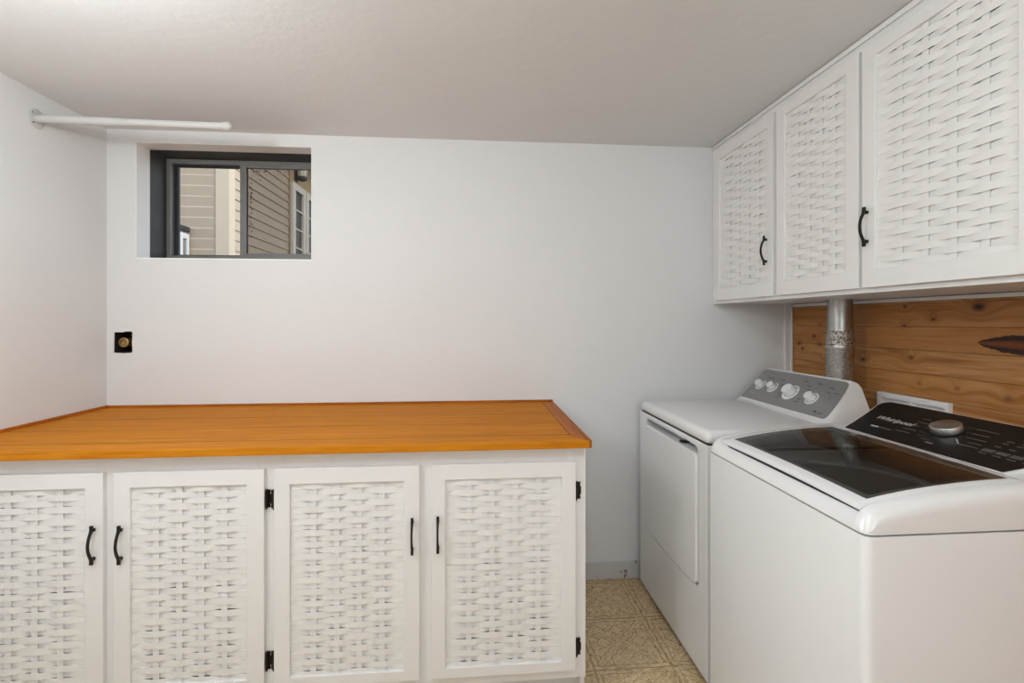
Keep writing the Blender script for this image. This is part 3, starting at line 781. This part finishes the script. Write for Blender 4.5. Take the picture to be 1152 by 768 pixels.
# hood: top outline on the slope, dropped straight down to the deck
tv = [bm.verts.new(MC @ Vector((u, v, 0))) for u, v in o1]
lowz = 1.0405
lv = [bm.verts.new((p.co.x+(.012 if p.co.x > 1.5 else 0), p.co.y, lowz)) for p in tv]
bm.faces.new(tv); bm.faces.new(lv[::-1])
for k in range(len(tv)): bm.faces.new((tv[k], tv[(k+1) % len(tv)], lv[(k+1) % len(tv)], lv[k]))
wc = obj('console', bm, M['enamel'], wash, 35)
bm = BM(); plate(bm, console_outline(0), (), .0004, .0024, MC, .0006)
wp = obj('control_panel', bm, M['black_panel'], wc); wp['label'] = 'glossy black control panel'
def cuv(y, x): return (WY1-y, (x-CX_0)/(CX_1-CX_0)*CL)
def cbar(b, y, x, w, h, n0=.0024, n1=.0029, sh=0):
    u, v = cuv(y, x); box(b, u-w/2, u+w/2, v-h/2, v+h/2, n0, n1, 0, 1, MC)
ku, kv = cuv(1.322, 1.442)
Mk = MC @ Matrix.Translation((ku, kv, .0024))
b = BM(); lathe(b, [(.044, 0), (.044, .002), (.040, .004)], 48, Mk); kb = obj('knob_collar', b, M['black_panel'], wc, 40)
b = BM(); lathe(b, [(.0385, .004), (.0385, .022), (.0375, .0235), (.0365, .0238)], 64, Mk)
kn = obj('knob', b, M['knob_metal'], kb, 40, origin=Mk @ Vector((0, 0, 0))); kn['label'] = 'brushed silver dial'
b = BM()
for (y0, x0, y1, x1) in ((1.269, 1.413, 1.246, 1.393),):
    a0 = Vector(cuv(y0, x0)); a1 = Vector(cuv(y1, x1)); d = (a1-a0).normalized(); nrm = Vector((-d.y, d.x))*.0016
    plate(b, [tuple(a0-nrm), tuple(a1-nrm), tuple(a1+nrm), tuple(a0+nrm)], (), .0024, .0031, MC)
obj('pointer', b, M['print'], wp)
for (y, x, w) in [(1.426, 1.486, .030), (1.413, 1.460, .042), (1.420, 1.434, .030), (1.410, 1.405, .044), (1.412, 1.382, .050)]:
    b = BM(); cbar(b, y, x, w, .0032); obj('caption', b, M['dim_print'], wp)
for (y, x, w) in [(1.352, 1.508, .036), (1.250, 1.492, .062), (1.245, 1.463, .046), (1.235, 1.435, .056), (1.218, 1.412, .036), (1.222, 1.392, .058)]:
    b = BM(); cbar(b, y, x, w, .0032); obj('caption', b, M['dim_print'], wp)
for (y, x, w) in [(1.385, 1.486, .02), (1.38, 1.46, .018), (1.378, 1.436, .016), (1.365, 1.405, .02), (1.355, 1.385, .018), (1.302, 1.492, .030), (1.290, 1.463, .026), (1.280, 1.435, .018), (1.285, 1.412, .02)]:
    b = BM(); cbar(b, y, x, w, .0012); obj('caption_line', b, M['dim_print'], wp)
b = BM(); cbar(b, 1.300, 1.358, .022, .010); cbar(b, 1.325, 1.372, .03, .0025); obj('status_mark', b, M['dim_print'], wp)
b = BM(); cbar(b, 1.506, 1.372, .030, .0075); obj('badge', b, M['print'], wp)
b = BM(); cbar(b, 1.465, 1.373, .040, .005); obj('badge_caption', b, M['dim_print'], wp)
for q in range(5):
    y = 1.168-q*.0345
    b = BM(); cbar(b, y, 1.395, .029, .016); kk = obj('key', b, M['key'], wp)
    b = BM(); cbar(b, y, 1.395, .006, .004, .0029, .0033); obj('key_mark', b, M['dim_print'], kk)
    for (x, w) in ((1.377, .020), (1.424, .014), (1.447, .014), (1.462, .016)):
        b = BM(); cbar(b, y, x, w, .0036); obj('caption', b, M['dim_print'], wp)
b = BM(); cbar(b, 1.09, 1.478, .12, .004); obj('caption', b, M['dim_print'], wp)
def text_mesh(txt, size, Mx, mat, parent, name, shear=0, extrude=.0003):
    cu = bpy.data.curves.new(name, 'FONT'); cu.body = txt; cu.size = size; cu.extrude = extrude; cu.align_x = 'CENTER'; cu.shear = shear; cu.offset = .0004
    t = bpy.data.objects.new('tmp_text', cu); C.objects.link(t)
    dg = bpy.context.evaluated_depsgraph_get(); me = bpy.data.meshes.new_from_object(t.evaluated_get(dg))
    bpy.data.objects.remove(t); b = BM(); b.from_mesh(me); bpy.data.meshes.remove(me); b.transform(Mx)
    return obj(name, b, mat, parent)
u, v = cuv(1.493, 1.424)
text_mesh('Whirlpool', .033, MC @ Matrix.Translation((u, v, .0027)), M['print'], wp, 'logo', .12)

# ------------------------------------------------------------------ vent duct
duct = thing('vent_duct', (1.70, 2.057, 1.0), 'round silver metal vent duct rising behind the dryer', 'duct')
dx, dy = 1.70, 2.057
MDt = Matrix.Translation((dx, dy, 0))
b = BM(); lathe(b, [(.0505, 1.345), (.0505, 1.62)], 48, MDt); obj('pipe', b, M['galv'], duct, 40)
b = BM(); rg = random.Random(5); prof = []
for k in range(13):
    prof.append((.0535+rg.uniform(-.0012, .0018), 1.302+k*.0062))
lathe(b, [(.0545, 1.298)]+prof+[(.0515, 1.380)], 48, MDt, False, False)
for v_ in b.verts: v_.co.x += rg.uniform(-.0009, .0009); v_.co.y += rg.uniform(-.0009, .0009)
obj('collar', b, M['tape'], duct, 60)
b = BM(); prof = []; z = .012
while z < 1.302:
    prof += [(.0545, z), (.0565, z+.003), (.0545, z+.006)]; z += .0075
lathe(b, prof, 48, MDt); obj('flexible_hose', b, M['foil'], duct, 40)
b = BM(); lathe(b, [(.0555, 1.296), (.0562, 1.300), (.0562, 1.309), (.0555, 1.313)], 48, MDt, False, False); obj('band', b, M['galv'], duct, 40)

# ------------------------------------------------------------------ washer supply box in the boards
ob = thing('outlet_box', (XR, 1.805, .96), 'white plastic twin outlet box on the wood wall behind the washer', 'outlet box')
MO = basis((XR-.0002, 1.963, .96), (0, -1, 0), (0, 0, 1), (-1, 0, 0))
b = BM()
cells = [[(.018, .02), (.146, .02), (.146, .128), (.018, .128)], [(.172, .02), (.300, .02), (.300, .128), (.172, .128)]]
plate(b, rrect(0, .317, 0, .152, .004, 3), cells, 0, .019, MO, .002)
obj('frame', b, M['plastic'], ob, 40)
for c0 in (.018, .172):
    b = BM(); t_ = [(c0, .02, .0015), (c0+.128, .02, .0015), (c0+.128, .128, .0035), (c0, .128, .0035)]
    plate(b, [(p[0], p[1]) for p in t_], (), .0005, .003, MO); ip = obj('inset', b, M['plastic'], ob)
    b = BM(); box(b, c0+.02, c0+.118, .100, .109, .003, .009, .001, 1, MO); obj('slot_shade', b, M['ink'], ip)  # dark bar painted in for the shadow inside the slot

# ------------------------------------------------------------------ clothes rod on the left wall
rod = thing('clothes_rod', (XL, 2.172, 2.292), 'white closet rod sticking out of the left wall near the ceiling', 'rod')
A = Vector((XL, 2.172, 2.291)); B_ = Vector((-1.090, 2.155, 2.278)); dr = (B_-A).normalized()
b = BM(); lathe(b, [(.041, 0), (.041, .002), (.038, .004), (.0205, .005), (.0205, .004)], 40, axis_matrix(A+Vector((.0003, 0, 0)), (1, 0, 0))); fl = obj('flange', b, M['rod'], rod, 40)
b = BM(); tube(b, [A+dr*.004, A+dr*.36], .0175, 24); tube(b, [A+dr*.345, B_], .0155, 24); obj('tube', b, M['rod'], rod, 40)
b = BM(); lathe(b, [(.0175, -.002), (.0195, .002), (.0205, .012), (.019, .024), (.013, .032), (.004, .0355)], 24, axis_matrix(B_, dr)); obj('end_cap', b, M['rod'], rod, 50)
for (yy, zz) in ((.027, .006), (-.02, -.022), (-.022, .02)):
    b = BM(); lathe(b, [(.0045, 0), (.0045, .001), (.002, .002)], 12, axis_matrix(A+Vector((.004, yy, zz)), (1, 0, 0))); obj('screw', b, M['screw'], fl)

# ------------------------------------------------------------------ valve in its hole in the back wall
val = thing('pipe_valve', ((VX0+VX1)/2, D+.05, 1.30), 'brass pipe stub in a dark square hole in the back wall', 'pipe')
b = BM(); y0, y1 = D+.012, D+.20; e = .002
plate(b, [(VX0-.02, VZ0-.02), (VX1+.02, VZ0-.02), (VX1+.02, VZ1+.02), (VX0-.02, VZ1+.02)], (), -.205, -.2, basis((0, D, 0), (1, 0, 0), (0, 0, 1), (0, -1, 0)))
for (xa, xb, za, zb) in ((VX0-.002, VX0+.002, VZ0, VZ1), (VX1-.004, VX1, VZ0, VZ1), (VX0, VX1, VZ0-.001, VZ0+.004), (VX0, VX1, VZ1-.004, VZ1+.001)):
    box(b, xa, xb, D+.004, y1, za, zb)
obj('recess', b, M['cavity'], val)
b = BM(); p = Vector((-1.796, D+.012, 1.316))
lathe(b, [(.022, -.06), (.022, -.02), (.0245, -.018), (.0245, -.002), (.021, 0), (.017, 0), (.016, -.012), (.008, -.014)], 32, axis_matrix(p, (0, -1, 0)), cap1=True)
obj('brass_stub', b, M['brass'], val, 40)
b = BM(); tube(b, [(-1.768, D+.06, 1.262), (-1.768, D+.06, 1.371)], .013, 16); tube(b, [(-1.80, D+.07, 1.316), (-1.765, D+.06, 1.335)], .012, 16); obj('pipe', b, M['copper'], val, 40)
b = BM(); lathe(b, [(.016, -.008), (.018, -.006), (.018, .006), (.016, .008)], 6, Matrix.Translation((-1.768, D+.058, 1.352))); obj('nut', b, M['brass'], val)

# ------------------------------------------------------------------ outside: neighbouring house, light, metal box
HY, HXc = 5.2, -2.585
bm = BM(); box(bm, -9, 6, D+.31, 14, 1.45, 1.55); struct('ground', bm, M['soil'])
hs = thing('house', (-4, 7, 1.55), 'cream clapboard house seen through the window', 'house')
zs0, cp = 1.541, .1115
bm = BM()
def clap(bm, P0, du, length, z0, ncourse, nrm, ledge=False):
    """lapped boards: each board's lower lip stands proud"""
    P0, du, nrm = Vector(P0), Vector(du), Vector(nrm)
    for k in range(ncourse):
        za, zb = z0+k*cp, z0+(k+1)*cp
        pr_ = [(0, za), (.003, za), (.016, zb-.016), (.003, zb), (0, zb)] if ledge else [(0, za), (.016, za), (.004, zb), (0, zb)]
        a_ = [bm.verts.new((P0+nrm*n)[:2]+(z,)) for n, z in pr_]; c_ = [bm.verts.new((P0+du*length+nrm*n)[:2]+(z,)) for n, z in pr_]
        bm.faces.new(a_[::-1]); bm.faces.new(c_)
        for i in range(len(a_)): bm.faces.new((a_[i], a_[(i+1) % len(a_)], c_[(i+1) % len(a_)], c_[i]))
zs0 = 2.974-.1115*13
clap(bm, (-5.2, HY, 0), (1, 0, 0), 5.2-2.70, zs0, 22, (0, -1, 0), True)
clap(bm, (HXc, HY+.05, 0), (0, 1, 0), 6.79-HY-.05, zs0, 22, (1, 0, 0))
box(bm, -5.2, HXc, HY, 9.6, 1.5, zs0+22*cp)
hw = obj('siding', bm, M['siding'], hs)
bm = BM(); box(bm, -2.705, HXc+.02, HY-.022, HY+.001, 1.52, 4.0, .004); box(bm, HXc, HXc+.0215, HY-.0215, HY+.10, 1.52, 4.0, .004); obj('corner_trim', bm, M['siding_trim'], hs)
bm = BM(); box(bm, HXc-.02, HXc+.035, 6.79, 9.4, 3.40, 3.95); box(bm, HXc-.02, HXc+.030, 6.80, 9.4, 1.5, 3.40); obj('stucco_wall', bm, M['stucco'], hs)
bm = BM(); box(bm, HXc-.3, HXc+.42, 6.2, 9.6, 3.97, 4.02)
for k in range(8): box(bm, HXc+.03+k*.05, HXc+.036+k*.05, 6.2, 9.6, 3.962, 3.972)
obj('soffit', bm, M['soffit'], hs)
def house_window(y0, y1, z0, z1):
    b = BM(); x0, x1 = HXc+.03, HXc+.075; w = .10
    box(b, x0, x1, y0, y0+w, z0, z1, .006); box(b, x0, x1, y1-w, y1, z0, z1, .006); box(b, x0, x1, y0+w, y1-w, z1-w, z1, .006); box(b, x0, x1, y0+w, y1-w, z0, z0+w, .006)
    f = obj('window_frame', b, M['house_white'], hs)
    b = BM(); box(b, HXc+.034, HXc+.042, y0+w, y1-w, z0+w, z1-w); g = obj('window_pane', b, M['house_glass'], f)
    z = z1-w-.27
    while z > z0+w:
        b = BM(); box(b, HXc+.042, HXc+.062, y0+w, y1-w, z-.012, z+.012); z -= .27
        obj('muntin', b, M['house_white'], f)
house_window(6.80, 7.30, 1.62, 3.39); house_window(7.33, 7.90, 1.62, 3.39)
lan = thing('wall_lantern', (HXc+.15, 6.99, 3.40), 'dark wall lantern beside the tall windows of the house outside', 'lantern')
b = BM(); Mn = Matrix.Translation((HXc+.13, 6.98, 0))
lathe(b, [(.02, 3.74), (.085, 3.72), (.095, 3.69), (.06, 3.68)], 8, Mn); box(b, HXc+.035, HXc+.06, 6.93, 7.03, 3.45, 3.72); box(b, HXc+.05, HXc+.13, 6.97, 6.99, 3.70, 3.73); obj('cap', b, M['utility_dark'], lan)
b = BM(); lathe(b, [(.06, 3.50), (.085, 3.68)], 8, Mn); obj('lantern_glass', b, M['lantern_glass'], lan)
b = BM(); lathe(b, [(.03, 3.44), (.065, 3.46), (.07, 3.50)], 8, Mn); obj('base', b, M['utility_dark'], lan)
ub = thing('utility_box', (-3.12, 5.1, 1.55), 'grey metal box with pale slotted side, lower left in the window view', 'box')
b = BM(); box(b, -3.28, -2.975, 5.025, 5.178, 1.55, 2.355, .006); obj('case', b, M['utility'], ub)
b = BM(); box(b, -3.30, -2.955, 5.005, 5.18, 2.355, 2.41, .012); obj('lid', b, M['utility_dark'], ub)
MS = basis((-2.975, 5.025, 0), (0, 1, 0), (0, 0, 1), (1, 0, 0))
b = BM(); plate(b, [(.004, 1.60), (.148, 1.60), (.148, 2.335), (.004, 2.335)], [[(.042, 1.70), (.110, 1.70), (.110, 2.02), (.042, 2.02)], [(.042, 2.06), (.110, 2.06), (.110, 2.28), (.042, 2.28)]], 0, .014, MS, .002); obj('slotted_side', b, M['utility_light'], ub)
for k in range(5):
    b = BM(); box(b, -3.262+k*.055, -3.228+k*.055, 5.014, 5.026, 1.62, 2.31, .003); obj('louvre', b, M['utility_light' if k == 3 else 'utility_dark'], ub)

# ------------------------------------------------------------------ ceiling lamp above the camera, then two added fill lights
lm = thing('unseen_ceiling_lamp', (LAMP[0], LAMP[1], ZC), 'round white ceiling lamp base above the camera, outside the picture', 'lamp')
b = BM(); lathe(b, [(.16, ZC-.001), (.16, ZC-.02), (.15, ZC-.024)], 40, Matrix.Translation((LAMP[0], LAMP[1], 0))); obj('lamp_base', b, M['trim'], lm, 40)
lm = thing('unseen_ceiling_lamp', (FILL_LEFT[0], FILL_LEFT[1], ZC), 'small round white base for an added fill light near the left wall, outside the picture', 'lamp')
b = BM(); lathe(b, [(.10, ZC-.001), (.10, ZC-.02), (.09, ZC-.024)], 40, Matrix.Translation((FILL_LEFT[0], FILL_LEFT[1], 0))); obj('lamp_base', b, M['trim'], lm, 40)
lm = thing('fill_light_stand', (FILL_BACK[0], FILL_BACK[1], 0), 'slim stand for an added fill light behind the camera, outside the picture', 'lamp')
b = BM(); lathe(b, [(.14, 0), (.14, .015), (.02, .03)], 40, Matrix.Translation((FILL_BACK[0], FILL_BACK[1], 0))); obj('base', b, M['trim'], lm, 40)
b = BM(); tube(b, [(FILL_BACK[0], FILL_BACK[1], .02), (FILL_BACK[0], FILL_BACK[1], 1.62)], .012); obj('pole', b, M['trim'], lm, 40)
